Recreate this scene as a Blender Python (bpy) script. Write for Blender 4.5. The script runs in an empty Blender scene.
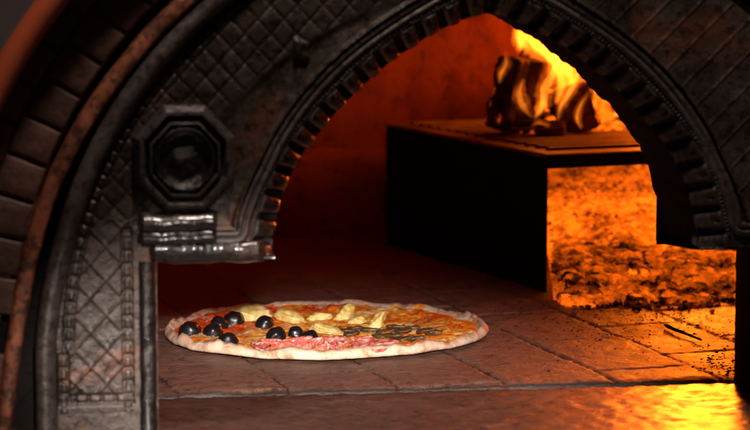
import bpy, math, random
import numpy as np
from mathutils import Vector, noise
from mathutils.geometry import tessellate_polygon
random.seed(7); np.random.seed(7)
PI = math.pi
S = bpy.context.scene
C = S.collection
FPX = 2500.0; CH = .416; PIT = math.radians(6.95); YAW = math.radians(7.9)
cy, sy = math.cos(YAW), math.sin(YAW)
CAM = Vector((-2*sy, -2*cy, CH))
UC, ZC = .096, .067          # centre line of the arch, height of its circle centre

# ---------------------------------------------------------------- measuring
def c2w(X, Y):
    """metres right of / ahead of the camera -> scene x, y"""
    return (X*cy + (Y-2)*sy, -X*sy + (Y-2)*cy)
def on_z(px, py, z=0):
    a = (px-375)/FPX; b = (215-py)/FPX
    dy = math.cos(PIT)+b*math.sin(PIT); dz = -math.sin(PIT)+b*math.cos(PIT)
    t = (z-CH)/dz
    x, y = c2w(a*t, dy*t)
    return Vector((x, y, z))
def at_d(px, py, d):
    a = (px-375)/FPX; b = (215-py)/FPX
    dy = math.cos(PIT)+b*math.sin(PIT); dz = -math.sin(PIT)+b*math.cos(PIT)
    t = d/dy
    x, y = c2w(a*t, d)
    return Vector((x, y, CH+dz*t))

# ---------------------------------------------------------------- objects
def tag(o, label=None, cat=None, group=None, kind=None):
    if label: o['label'] = label
    if cat: o['category'] = cat
    if group: o['group'] = group
    if kind: o['kind'] = kind
    return o
def empty(name, loc, label, cat, group=None):
    o = bpy.data.objects.new(name, None); C.objects.link(o)
    o.location = loc; o.empty_display_size = .02
    return tag(o, label, cat, group)
def base_of(p):
    v = Vector((0, 0, 0))
    while p is not None:
        v += p.location; p = p.parent
    return v
def mk(name, verts, faces, mat, parent=None, smooth=True, loc=None, sharp=None):
    verts = np.asarray(verts, dtype=float).reshape(-1, 3)
    if loc is not None: off = Vector(loc)
    elif parent is not None: off = base_of(parent)
    else: off = Vector((0, 0, 0))
    me = bpy.data.meshes.new(name)
    me.from_pydata((verts-np.array(off)).tolist(), [], [tuple(int(i) for i in f) for f in faces])
    me.materials.append(mat)
    if smooth: me.polygons.foreach_set('use_smooth', [True]*len(me.polygons))
    me.update()
    o = bpy.data.objects.new(name, me); C.objects.link(o)
    if parent is not None:
        o.parent = parent
        if loc is not None: o.location = Vector(loc)-base_of(parent)
    elif loc is not None: o.location = loc
    if sharp:
        import bmesh
        bm = bmesh.new(); bm.from_mesh(me)
        bmesh.ops.recalc_face_normals(bm, faces=bm.faces)
        for e in bm.edges:
            if len(e.link_faces) == 2 and e.calc_face_angle(0) > math.radians(sharp): e.smooth = False
        bm.to_mesh(me); bm.free()
    return o
def fixn(o):
    import bmesh
    bm = bmesh.new(); bm.from_mesh(o.data)
    bmesh.ops.recalc_face_normals(bm, faces=bm.faces); bm.to_mesh(o.data); bm.free(); return o
def gridfaces(n, m, cu=False, cv=False, flip=False):
    i = np.arange(n if cu else n-1)[:, None]; j = np.arange(m if cv else m-1)[None, :]
    a = i*m+j; b = ((i+1) % n)*m+j; c = ((i+1) % n)*m+(j+1) % m; d = i*m+(j+1) % m
    f = np.stack([a+0*j, b+0*j, c+0*i, d+0*i], -1).reshape(-1, 4)
    return (f[:, ::-1] if flip else f).tolist()
def fbm(x, y, z=0., o=4):
    return noise.fractal(Vector((x, y, z)), 1.0, 2.0, o, noise_basis='PERLIN_ORIGINAL')
def N3(x, y, z=0.): return noise.noise(Vector((x, y, z)))
def catmull(P, n=12):
    P = [Vector(p) for p in P]; Q = [2*P[0]-P[1]]+P+[2*P[-1]-P[-2]]; out = []
    for i in range(1, len(Q)-2):
        for k in range(n):
            t = k/n; a, b, c, d = Q[i-1:i+3]
            out.append(.5*((2*b)+(c-a)*t+(2*a-5*b+4*c-d)*t*t+(3*b-a-3*c+d)*t**3))
    out.append(P[-1]); return out
def resample(P, step):
    P = np.array([tuple(p) for p in P], float)
    s = np.r_[0, np.cumsum(np.linalg.norm(np.diff(P, axis=0), axis=1))]
    n = max(2, int(round(s[-1]/step))); t = np.linspace(0, s[-1], n+1)
    return np.stack([np.interp(t, s, P[:, k]) for k in range(P.shape[1])], 1)
def normals2(P, centre):
    T = np.gradient(P, axis=0); T /= np.linalg.norm(T, axis=1)[:, None]+1e-12
    Nn = np.stack([-T[:, 1], T[:, 0]], 1)
    m = len(P)//2
    if np.dot(Nn[m], P[m]-np.array(centre)) < 0: Nn = -Nn
    return Nn
def sweep(P, Nn, prof, y0=0, fn=None):
    """profile of (offset from path, y) carried along a path in the x-z plane"""
    n, m = len(P), len(prof); V = np.zeros((n, m, 3))
    for j, (o, y) in enumerate(prof):
        V[:, j, 0] = P[:, 0]+Nn[:, 0]*o; V[:, j, 2] = P[:, 1]+Nn[:, 1]*o; V[:, j, 1] = y+y0
    if fn: fn(V)
    return V.reshape(-1, 3), gridfaces(n, m)
def boxv(x0, x1, y0, y1, z0, z1, bev=.002, M=None):
    """bevelled box -> verts, faces"""
    import bmesh
    bm = bmesh.new(); bmesh.ops.create_cube(bm, size=1)
    for v in bm.verts:
        v.co = Vector(((x0+x1)/2+v.co.x*(x1-x0), (y0+y1)/2+v.co.y*(y1-y0), (z0+z1)/2+v.co.z*(z1-z0)))
    if bev > 0: bmesh.ops.bevel(bm, geom=bm.edges[:], offset=bev, segments=2, affect='EDGES', profile=.6)
    bm.verts.ensure_lookup_table()
    V = [tuple((M @ v.co) if M else v.co) for v in bm.verts]
    F = [[v.index for v in f.verts] for f in bm.faces]; bm.free(); return V, F
def join(parts):
    V, F = [], []
    for v, f in parts:
        o = len(V); V += [tuple(p) for p in v]; F += [[i+o for i in q] for q in f]
    return V, F
def ico(sub):
    import bmesh
    bm = bmesh.new(); bmesh.ops.create_icosphere(bm, subdivisions=sub, radius=1)
    bm.verts.ensure_lookup_table()
    V = np.array([tuple(v.co) for v in bm.verts]); F = [[v.index for v in f.verts] for f in bm.faces]; bm.free(); return V, F

def sms(x, a, b):
    t = min(1, max(0, (x-a)/(b-a))); return t*t*(3-2*t)

# ---------------------------------------------------------------- materials
class NT:
    def __init__(s, name):
        s.m = bpy.data.materials.new(name); s.m.use_nodes = True; s.t = s.m.node_tree
        s.b = s.t.nodes['Principled BSDF']; s.out = s.t.nodes['Material Output']
        s.co = s.n('ShaderNodeTexCoord').outputs['Object']
    def n(s, ty, **k):
        x = s.t.nodes.new(ty)
        for a, v in k.items(): setattr(x, a, v)
        return x
    def l(s, a, b): s.t.links.new(a, b)
    def geo(s): s.co = s.n('ShaderNodeNewGeometry').outputs['Position']; return s
    def noise(s, sc, det=5, rough=.6, co=None, dist=0, scale3=None):
        x = s.n('ShaderNodeTexNoise'); x.inputs['Scale'].default_value = sc; x.inputs['Detail'].default_value = det
        x.inputs['Roughness'].default_value = rough; x.inputs['Distortion'].default_value = dist
        c = co or s.co
        if scale3:
            mp = s.n('ShaderNodeMapping'); mp.inputs['Scale'].default_value = scale3; s.l(c, mp.inputs[0]); c = mp.outputs[0]
        s.l(c, x.inputs['Vector']); return x.outputs['Fac']
    def vor(s, sc, feat='F1', rnd=1, co=None):
        x = s.n('ShaderNodeTexVoronoi', feature=feat); x.inputs['Scale'].default_value = sc
        x.inputs['Randomness'].default_value = rnd; s.l(co or s.co, x.inputs['Vector']); return x.outputs['Distance']
    def ramp(s, f, stops, ease='LINEAR'):
        x = s.n('ShaderNodeValToRGB'); r = x.color_ramp; r.interpolation = ease
        while len(r.elements) < len(stops): r.elements.new(.5)
        for e, (p, c) in zip(r.elements, stops):
            e.position = p; e.color = (c, c, c, 1) if isinstance(c, (int, float)) else (*c, 1)
        s.l(f, x.inputs[0]); return x.outputs['Color']
    def mix(s, f, a, b, mode='MIX'):
        x = s.n('ShaderNodeMix', data_type='RGBA', blend_type=mode)
        for k, v in ((0, f), (6, a), (7, b)):
            if isinstance(v, (int, float)): x.inputs[k].default_value = v if k == 0 else (v, v, v, 1)
            elif isinstance(v, tuple): x.inputs[k].default_value = (*v, 1)
            else: s.l(v, x.inputs[k])
        return x.outputs[2]
    def math(s, op, a, b=0., c=None):
        x = s.n('ShaderNodeMath', operation=op)
        for k, v in enumerate((a, b) if c is None else (a, b, c)):
            if isinstance(v, (int, float)): x.inputs[k].default_value = v
            else: s.l(v, x.inputs[k])
        return x.outputs[0]
    def bump(s, h, st=.5, d=.002, prev=None):
        x = s.n('ShaderNodeBump'); x.inputs['Strength'].default_value = st; x.inputs['Distance'].default_value = d
        s.l(h, x.inputs['Height'])
        if prev: s.l(prev, x.inputs['Normal'])
        return x.outputs[0]
    def attr(s, nm):
        return s.n('ShaderNodeAttribute', attribute_name=nm).outputs['Fac']
    def set(s, base=None, rough=None, metal=None, normal=None, spec=None, **kw):
        for k, v in (('Base Color', base), ('Roughness', rough), ('Metallic', metal), ('Normal', normal), ('Specular IOR Level', spec)):
            if v is None: continue
            if isinstance(v, (int, float)): s.b.inputs[k].default_value = v
            elif isinstance(v, tuple): s.b.inputs[k].default_value = (*v, 1)
            else: s.l(v, s.b.inputs[k])
        for k, v in kw.items(): s.b.inputs[k.replace('_', ' ')].default_value = v
        return s.m

def iron(name, lo, hi, rust, rustamt=.6, rlo=.35, rhi=.7, metal=.35, bumpd=.0012, coat=0, spec=.5):
    n = NT(name).geo()
    a = n.noise(18, 6, .65); b = n.noise(160, 5, .7); c = n.noise(9, 4, .6, dist=.6)
    col = n.mix(n.ramp(a, [(.35, 0), (.65, 1)]), lo, hi)
    col = n.mix(n.ramp(c, [(rustamt, 0), (rustamt+.12, 1)]), col, rust)
    col = n.mix(n.ramp(b, [(.38, .75), (.5, 0)]), col, tuple(v*.35 for v in lo))
    r = n.ramp(n.mix(.5, a, b), [(.38, rlo), (.62, rhi)])
    nb = n.bump(n.noise(420, 4, .7), .55, bumpd*.6); nb = n.bump(n.noise(90, 5, .6), .75, bumpd*1.3, nb)
    if coat: n.set(Coat_Weight=coat, Coat_Roughness=.10)
    return n.set(col, r, metal, nb, spec)
M = {}
M['iron'] = iron('cast_iron', (.026, .018, .014), (.078, .053, .041), (.12, .045, .022), .55, .22, .5)
M['iron_rim'] = iron('cast_iron_rim', (.055, .043, .039), (.12, .095, .085), (.12, .045, .022), .62, .25, .5, .35)
M['iron_black'] = iron('greasy_black_iron', (.010, .008, .007), (.022, .016, .013), (.09, .034, .012), .58, .10, .30, .3, .0022, 1)
M['iron_gloss'] = iron('polished_iron', (.026, .020, .018), (.065, .052, .046), (.09, .036, .016), .60, .16, .38, .4, .0012, .6)
M['iron_ring'] = iron('bright_ring_iron', (.050, .040, .036), (.11, .088, .078), (.12, .045, .022), .62, .2, .4, .4, .0012, 1)
M['iron_mouth'] = iron('sooty_iron', (.026, .020, .018), (.060, .046, .040), (.06, .03, .02), .68, .26, .50, .25, .0018, .2)
M['soot'] = iron('soot_black', (.010, .008, .007), (.016, .013, .012), (.02, .01, .007), .7, .75, .95, .0, spec=.12)

def mat_trim():
    n = NT('rusty_trim').geo()
    a = n.noise(30, 6, .7, dist=.8); b = n.noise(140, 4, .6)
    col = n.ramp(a, [(.3, (.035, .015, .010)), (.45, (.17, .050, .022)), (.6, (.30, .085, .035)), (.75, (.40, .16, .09))])
    col = n.mix(n.ramp(b, [(.42, .7), (.52, 0)]), col, (.02, .012, .01))
    return n.set(col, n.ramp(b, [(.3, .35), (.7, .65)]), .1, n.bump(a, .6, .003))
M['trim'] = mat_trim()
def mat_brick(name, c0, c1, c2, sc=40):
    n = NT(name).geo()
    a = n.noise(sc*.5, 6, .65); b = n.noise(sc*4, 5, .7)
    at = n.attr('tone')
    col = n.mix(n.ramp(a, [(.3, 0), (.7, 1)]), c0, c1)
    col = n.mix(at, col, c2)
    col = n.mix(n.ramp(b, [(.35, .6), (.5, 0)]), col, tuple(v*.4 for v in c0))
    return n.set(col, n.ramp(b, [(.3, .5), (.7, .8)]), 0, n.bump(b, .6, .0015))
M['brick'] = mat_brick('brown_arch_brick', (.085, .034, .019), (.16, .066, .037), (.065, .025, .014))
M['mortar'] = mat_brick('arch_mortar', (.13, .055, .032), (.22, .095, .055), (.14, .06, .035), 90)
def mat_band():
    n = NT('terracotta_paint').geo(); a = n.noise(12, 4, .5)
    return n.set(n.mix(a, (.30, .050, .014), (.44, .085, .024)), .5, 0, n.bump(n.noise(60, 4), .3, .001))
M['band'] = mat_band()
def mat_plaster():
    n = NT('grey_plaster').geo(); a = n.noise(14, 6, .6)
    return n.set(n.mix(a, (.030, .023, .022), (.060, .048, .046)), .8, 0, n.bump(a, .4, .003))
M['plaster'] = mat_plaster()

def mat_floor(name, gloss=False):
    n = NT(name).geo()
    tone = n.attr('tone'); jo = n.attr('joint')
    a = n.noise(7, 6, .65, dist=.5); b = n.noise(55, 7, .75); s1 = n.noise(16, 6, .7, dist=1.2, scale3=(1, 3.2, 1)); f = n.noise(300, 3, .7)
    col = n.mix(n.ramp(a, [(.32, 0), (.68, 1)]), (.105, .050, .036), (.215, .112, .082))
    col = n.mix(n.math('MULTIPLY', tone, .55), col, (.25, .115, .075))
    col = n.mix(n.ramp(s1, [(.54, 0), (.70, .45)]), col, (.33, .25, .22))        # pale ash smears
    col = n.mix(n.ramp(b, [(.34, .9), (.48, 0)]), col, (.045, .028, .022))      # soot in pits
    col = n.mix(n.ramp(n.noise(22, 6, .8, dist=2), [(.36, .85), (.45, 0)]), col, (.05, .03, .025))
    col = n.mix(n.ramp(jo, [(.35, 0), (.85, .92)]), col, (.035, .022, .017))
    col = n.mix(n.ramp(f, [(.33, .6), (.42, 0)]), col, (.03, .02, .016))
    if gloss:
        r = n.ramp(n.mix(.5, b, s1), [(.34, .16), (.62, .44)])
        nb = n.bump(f, .2, .0006); nb = n.bump(b, .3, .0016, nb); nb = n.bump(a, .3, .004, nb)
        return n.set(n.mix(.66, col, (.028, .017, .013)), r, 0, nb, .65)
    r = n.ramp(n.mix(.5, b, a), [(.36, .34), (.62, .60)])
    nb = n.bump(f, .8, .0016); nb = n.bump(b, .7, .0022, nb)
    return n.set(col, r, 0, nb, .5)
M['floor'] = mat_floor('hearth_brick'); M['sill'] = mat_floor('greasy_sill_stone', True)
def mat_chamber():
    n = NT('chamber_refractory').geo()
    a = n.noise(5, 6, .65, dist=.4); b = n.noise(40, 6, .7)
    br = n.n('ShaderNodeTexBrick'); mp = n.n('ShaderNodeMapping'); mp.inputs['Rotation'].default_value = (PI/2, 0, 0)
    n.l(n.co, mp.inputs[0]); n.l(mp.outputs[0], br.inputs[0])
    br.inputs['Scale'].default_value = 1; br.inputs['Brick Width'].default_value = .23; br.inputs['Row Height'].default_value = .105
    br.inputs['Mortar Size'].default_value = .004; br.inputs['Mortar Smooth'].default_value = .6
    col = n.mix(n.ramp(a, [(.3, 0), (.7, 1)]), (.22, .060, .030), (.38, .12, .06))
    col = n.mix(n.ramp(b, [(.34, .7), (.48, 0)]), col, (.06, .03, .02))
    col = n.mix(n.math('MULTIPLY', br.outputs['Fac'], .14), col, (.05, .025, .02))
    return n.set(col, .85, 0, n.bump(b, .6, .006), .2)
M['chamber'] = mat_chamber()
def mat_steel():
    n = NT('scaled_steel').geo(); a = n.noise(25, 6, .7); b = n.noise(8, 5, .6, scale3=(1, 6, 1))
    col = n.mix(n.ramp(a, [(.35, 0), (.65, 1)]), (.055, .040, .034), (.17, .11, .085))
    col = n.mix(n.ramp(b, [(.4, .7), (.55, 0)]), col, (.26, .20, .17))
    return n.set(col, n.ramp(a, [(.3, .35), (.7, .7)]), .15, n.bump(a, .5, .003))
M['steel'] = mat_steel()

def emis(n, strength, color=(1, .2, .012)):
    e = n.b.inputs
    if isinstance(color, tuple): e['Emission Color'].default_value = (*color, 1)
    else: n.l(color, e['Emission Color'])
    n.l(strength, e['Emission Strength'])
def mat_ember(name, gain, detail):
    n = NT(name).geo()
    a = n.noise(13, 4, .6, dist=.4); b = n.noise(110, 6, .75, dist=.3); h = n.attr('ember_heat')
    v = n.math('ADD', n.math('MULTIPLY', n.math('SUBTRACT', b, .5), detail), n.math('MULTIPLY', n.math('SUBTRACT', a, .5), 2.1))
    v = n.math('ADD', v, h)
    st = n.ramp(v, [(.0, .0), (.22, .05), (.5, .26), (.8, .52), (1.0, 1.0)])
    emis(n, n.math('MULTIPLY', st, gain), (1, .125, .003))
    return n.set(n.mix(a, (.015, .008, .006), (.05, .022, .015)), .9, 0, n.bump(b, .8, .006))
M['ember'] = mat_ember('glowing_embers', 1.8, 1.0)
M['coal'] = mat_ember('charcoal_lump', 2.1, 1.4)
def mat_char():
    n = NT('charred_wood').geo(); a = n.noise(40, 6, .7, scale3=(1, 1, .35)); c = n.vor(45)
    g = n.ramp(n.noise(30, 5, .6, dist=.5), [(.66, 0), (.78, 1)])
    emis(n, n.math('MULTIPLY', g, 1.1), (1, .09, .006))
    return n.set(n.mix(n.ramp(a, [(.4, 0), (.6, 1)]), (.022, .012, .008), (.14, .055, .026)), .85, 0, n.bump(c, .8, .008))
M['char'] = mat_char()
def mat_flame(name='flame_gas', lo=110, hi=440, col=(1, .225, .013, 1)):
    m = bpy.data.materials.new(name); m.use_nodes = True; t = m.node_tree
    for x in list(t.nodes): t.nodes.remove(x)
    o = t.nodes.new('ShaderNodeOutputMaterial'); e = t.nodes.new('ShaderNodeEmission')
    g = t.nodes.new('ShaderNodeNewGeometry'); nz = t.nodes.new('ShaderNodeTexNoise'); mp = t.nodes.new('ShaderNodeMapping')
    mp.inputs['Scale'].default_value = (1, 1, .3); nz.inputs['Scale'].default_value = 48; nz.inputs['Detail'].default_value = 3
    nz.inputs['Distortion'].default_value = .4
    r = t.nodes.new('ShaderNodeMapRange'); r.inputs[1].default_value = .34; r.inputs[2].default_value = .66; r.inputs[3].default_value = lo; r.inputs[4].default_value = hi
    L = t.links.new
    L(g.outputs['Position'], mp.inputs[0]); L(mp.outputs[0], nz.inputs[0]); L(nz.outputs['Fac'], r.inputs[0]); L(r.outputs[0], e.inputs['Strength'])
    e.inputs['Color'].default_value = col
    L(e.outputs[0], o.inputs['Volume'])
    return m
M['flame'] = mat_flame()
M['flame_soft'] = mat_flame('soft_flame_gas', 8, 75, (1, .15, .006, 1))

# ================================================================ SETTING
def lines(a, b, f0, f1, step, coarse):
    L = list(np.arange(a, f0, coarse))+list(np.arange(f0, f1, step))+list(np.arange(f1, b, coarse))+[b]
    return np.array(sorted(set(np.round(L, 5))))
BA = math.radians(9.2)
def brick_at(x, y):
    p = x*math.cos(BA)+y*math.sin(BA); q = -x*math.sin(BA)+y*math.cos(BA)
    w, l = .0955, .165
    x0, y0 = c2w(.157, 2.374); p0 = x0*math.cos(BA)+y0*math.sin(BA)
    p = p-p0
    ci = math.floor(p/w); q = q+(.0 if ci % 2 == 0 else .1)+.03*N3(ci*3.1, .5)
    ri = math.floor(q/l)
    e = min(p-ci*w, w-(p-ci*w), q-ri*l, l-(q-ri*l))
    return ci, ri, e
def floor_mesh(name, xs, ys, z0, mat, thick, joints=True, amp=1.):
    n, m = len(xs), len(ys); V = np.zeros((n, m, 3)); tone = np.zeros((n, m)); jt = np.zeros((n, m))
    for i, x in enumerate(xs):
        for j, y in enumerate(ys):
            ww = .0016*N3(x*55, y*55)
            if joints:
                ci, ri, e = brick_at(x, y); e += ww+.0012*N3(x*130, y*130, 4)
                g = min(1, max(0, (e-.0005)/.0024)); rnd = N3(ci*7.3+.4, ri*5.1+.2)*2.6
                h = (g-1)*.0028*(.6+.8*abs(N3(x*9, y*9, 8)))+rnd*.0006
                jt[i, j] = 1-g; tone[i, j] = .5+.5*rnd
            else: h = 0; tone[i, j] = .4
            fr = math.exp(-max(0, y-.158)/.006)*(1 if joints else 0)
            h -= .0042*fr*(.8+.5*N3(x*22, 3))
            if joints: jt[i, j] = max(jt[i, j], min(1, fr*1.3))
            else: jt[i, j] = math.exp(-max(0, .149-y)/.006)
            h += amp*(.0007*fbm(x*14, y*14)+.0006*fbm(x*60, y*60, 2, 3)+.0004*N3(x*190, y*190, 1))
            V[i, j] = (x, y, z0+h)
    F = gridfaces(n, m)
    # skirt so the floor is a slab
    Vt = V.reshape(-1, 3).tolist(); ring = [i*m for i in range(n)]+[(n-1)*m+j for j in range(1, m)]+[i*m+m-1 for i in range(n-2, -1, -1)]+[j for j in range(m-2, 0, -1)]
    b0 = len(Vt)
    for r in ring: Vt.append([Vt[r][0], Vt[r][1], z0-thick])
    K = len(ring)
    for k in range(K): F.append([ring[k], ring[(k+1) % K], b0+(k+1) % K, b0+k][::-1])
    F.append([b0+k for k in range(K)])
    o = mk(name, Vt, F, mat)
    for nm, arr in (('tone', tone), ('joint', jt)):
        at = o.data.attributes.new(nm, 'FLOAT', 'POINT')
        at.data.foreach_set('value', np.r_[arr.reshape(-1), np.zeros(K)])
    return fixn(o)
fl = floor_mesh('hearth_floor', lines(-.60, .80, -.28, .48, .0026, .02), lines(.158, 1.30, .158, .74, .0026, .02), 0, M['floor'], .06)
tag(fl, kind='structure')
sl = floor_mesh('hearth_sill', lines(-.60, .80, -.30, .48, .004, .02), lines(-.22, .149, -.02, .149, .003, .02), -.0030, M['sill'], .08, joints=False, amp=1.3)
tag(sl, kind='structure')
v, f = boxv(-.60, .80, .1495, .1575, -.06, -.012, 0); o = mk('hearth_joint', v, f, M['soot'], smooth=False); tag(o, kind='structure')

# ---------------------------------------------------------------- chamber
def chamber():
    root = empty('oven_chamber', (UC, .72, 0), 'domed firebrick chamber behind the iron front, glowing deep red at the back', 'oven chamber')
    hw, yb, yf = .56, 1.20, .16
    yc = yb-.50
    base = []
    for y in np.linspace(yf, yc, 14)[:-1]: base.append((-hw, y))
    for t in np.linspace(0, PI, 72):
        c, s = -math.cos(t), math.sin(t)
        base.append((hw*math.copysign(abs(c)**(2/2.5), c), yc+.50*abs(s)**(2/2.5)))
    for y in np.linspace(yc, yf, 14)[1:]: base.append((hw, y))
    base = resample(base, .012)
    prof = [(1.0, -.01)]+[(1.0, z) for z in np.linspace(.0, .105, 9)]+[(1.03, .108)]+[(1.03, z) for z in np.linspace(.112, .20, 8)]
    for t in np.linspace(0, PI/2, 22)[1:]: prof.append((1.03*math.cos(t)**.8 if math.cos(t) > 0 else 0, .20+.26*math.sin(t)))
    for nm, sel in (('base_course', prof[:11]), ('vault', prof[10:])):
        V = []
        for (bx, by) in base:
            for (s, z) in sel:
                px = bx*s; py = by if by <= yc else yc+(by-yc)*s
                k = .010*fbm(px*6+3, py*6, z*6)+.003*fbm(px*40, py*40, z*40)
                V.append((UC+px*(1+k*1.5), min(py, 9)+k, z+k*.5 if z > .01 else z))
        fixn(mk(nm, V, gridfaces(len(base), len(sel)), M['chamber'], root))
chamber()

# ================================================================ IRON FRONT
HALF = [(.1792, .1375), (.1785, .147), (.1710, .178), (.1610, .205), (.149, .2245), (.131, .2465), (.116, .2622), (.0955, .2815), (.070, .3015), (.0405, .3190), (.0155, .3300), (0, .3335)]
def mirror(H, n=12):
    L = catmull([(-a, b) for a, b in H], n); R = [Vector((-p[0], p[1])) for p in L[::-1][1:]]
    return [(p[0]+UC, p[1]) for p in L+R]
MOUTH = resample(mirror(HALF), .0011); MN = normals2(MOUTH, (UC, .15))
front = empty('iron_oven_front', (UC, 0, 0), 'black cast iron oven front with a pointed arch mouth, quilted panels and scalloped border', 'oven front')
def off(P, Nn, d): return P+Nn*d
def outer_leg(r, leg, zb=-.03, n=90, rleg=None):
    """circle of radius r round the arch centre with straight legs"""
    rl = rleg or r
    P = [(-rl, z) for z in np.linspace(zb, ZC-.03, 8)]
    for t in np.linspace(PI, 0, n): P.append((r*math.cos(t)*(1 if math.sin(t) > .25 else 1+(rl/r-1)*(1-math.sin(t)/.25)), ZC+r*math.sin(t)))
    P += [(rl, z) for z in np.linspace(ZC-.03, zb, 8)]
    return resample([(UC+a, b) for a, b in P], .0025)
# plate
def plate():
    O = outer_leg(.352, 0, -.03)
    lip = off(MOUTH, MN, .0185)
    JX = .272
    inner = [(UC-JX, -.03), (UC-JX, .138)]+[tuple(p) for p in lip if p[1] > .139]+[(UC+JX, .138), (UC+JX, -.03)]
    poly = [tuple(p) for p in O]+inner[::-1]
    n = len(poly); y0, y1 = 0.0, .030
    V = [(a, y0, b) for a, b in poly]+[(a, y1, b) for a, b in poly]
    tri = tessellate_polygon([[Vector((a, b, 0)) for a, b in poly]])
    F = [list(t) for t in tri]+[[i+n for i in t[::-1]] for t in tri]+[[i, (i+1) % n, n+(i+1) % n, n+i] for i in range(n)]
    fixn(mk('face_plate', V, F, M['iron'], front, smooth=False))
plate()
# reveal behind the scalloped border, with its thick shoulders
def reveal():
    prof = [(.0, .0225), (.0, .050), (.0005, .10), (0, .150), (.012, .153), (.05, .153), (.05, .032), (.0205, .031)]
    V, F = sweep(MOUTH, MN, prof)
    V = V.reshape(len(MOUTH), len(prof), 3)
    for i in range(V.shape[0]):
        for j in range(V.shape[1]):
            k = .0022*fbm(V[i, j, 0]*60, V[i, j, 2]*60, V[i, j, 1]*60)
            V[i, j, 0] += k; V[i, j, 2] += k
    fixn(mk('arch_reveal', V.reshape(-1, 3), F, M['soot'], front))
    for s in (-1, 1):
        # shoulder: outer part of the opening's head, running back as a thick soffit
        a, b = UC+s*.176, UC+s*.300
        V, F = [], []
        xs = np.linspace(a, b, 40)
        pf = [(.030, .150), (.030, .1395), (.010, .1395), (.004, .1375), (.012, .1365), (.03, .1345), (.07, .131), (.12, .127), (.150, .1235), (.153, .127), (.153, .17)]
        for x in xs:
            for (y, z) in pf:
                k = .0012*fbm(x*70, y*70, z*70)
                V.append((x, y+.0015, z+k))
        F = gridfaces(len(xs), len(pf)); o = mk('soffit', V, F, M['iron_black'], front); fixn(o)
reveal()
# scalloped border on the splayed edge of the mouth
def teeth():
    P, Nn = MOUTH, MN
    s = np.arange(len(P))*np.linalg.norm(P[1]-P[0]); mid = s[-1]/2
    prof = [(.0200, .002), (.0190, -.001)]
    for t in np.linspace(0, 1, 30): prof.append((.0185*(1-t), -.0015+.0225*t))
    prof += [(-.0002, .026)]
    def fn(V):
        n, m, _ = V.shape
        for i in range(n):
            ph = ((s[i]-mid)/.0192) % 1.0; ti = math.floor((s[i]-mid)/.0192)
            u = abs(2*ph-1)                       # 0 tooth centre, 1 gap
            for j in range(2, m-1):
                t = (j-2)/29
                env = sms(t, .03, .16)*(1-sms(t, .80, .98))
                half = .98-.22*t                   # teeth narrow towards the back
                lobe = max(0, 1-(u/half)**4)**.5 if u < half else 0
                eg = sms(t, .03, .16)
                d = eg*(.0010*lobe-.0075*(1-lobe))
                d -= .0034*math.exp(-(u/.22)**2)*math.exp(-((t-.34)/.13)**2)
                d += .0008*N3(s[i]*160, t*9, ti*3.3)+.0005*N3(s[i]*500, t*30)
                V[i, j, 0] -= Nn[i, 0]*d; V[i, j, 2] -= Nn[i, 1]*d
                V[i, j, 1] += (-.0034*env*lobe*(1-.6*t)+.003*eg*(1-lobe))
    V, F = sweep(P, Nn, prof, 0, fn)
    fixn(mk('scalloped_border', V, F, M['iron_mouth'], front))
teeth()
# double moulding round the mouth, turning outwards at the shoulders
MH = [(.2070, .160), (.2045, .174), (.197, .194), (.187, .214), (.1735, .2405), (.1495, .273), (.118, .3040), (.077, .3330), (.036, .3560), (0, .3680)]
L = catmull([(-a, b) for a, b in MH], 12)
half = [Vector((-.284, .1595)), Vector((-.25, .1595)), Vector((-.2095, .1595))]+L
R = [Vector((-p[0], p[1])) for p in half[::-1][1:]]
R = R[:-1]+[Vector((.42, .1595))] if False else R
MP = resample([(p[0]+UC, p[1]) for p in half+R], .0016); MPN = normals2(MP, (UC, .15))
def mould():
    pr = [(.0020, .001), (.0018, -.0022), (.0006, -.0040), (-.0010, -.0044), (-.0026, -.0034), (-.0036, -.0018), (-.0042, -.0020),
          (-.0052, -.0034), (-.0066, -.0038), (-.0080, -.0030), (-.0090, -.0012), (-.0100, -.0006), (-.0108, .001)]
    V, F = sweep(MP, MPN, pr)
    fixn(mk('arch_moulding', V, F, M['iron_rim'], front))
    # beaded thread along the inner edge of the moulding
    P2 = off(MOUTH, MN, .0196); parts = []
    bv, bf = ico(1)
    ss = resample(P2, .0034)
    for k, (a, b) in enumerate(ss):
        if b < .15: continue
        parts.append(((bv*np.array([.0013, .0011, .0013])*random.uniform(.7, 1.15)+np.array([a, -.0012, b])).tolist(), bf))
    V, F = join(parts); mk('beaded_thread', V, F, M['iron_mouth'], front)
mould()
# rim: round bar along the outer circle
def rim():
    P = outer_leg(.3555, 0, -.03, rleg=.361); Nn = normals2(P, (UC, .1))
    pr = [(-.0085, .002), (-.0085, -.004), (-.0072, -.0085), (-.004, -.0125), (.0, -.0145), (.004, -.0135), (.0070, -.010), (.0082, -.005), (.0084, .03)]
    def fn(V):
        n, m, _ = V.shape
        for i in range(n):
            for j in range(m):
                k = .0007*fbm(V[i, j, 0]*50, V[i, j, 2]*50, j*.3, 3); V[i, j, 1] += k
    V, F = sweep(P, Nn, pr, 0, fn); fixn(mk('rim', V, F, M['iron_rim'], front))
rim()
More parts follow.
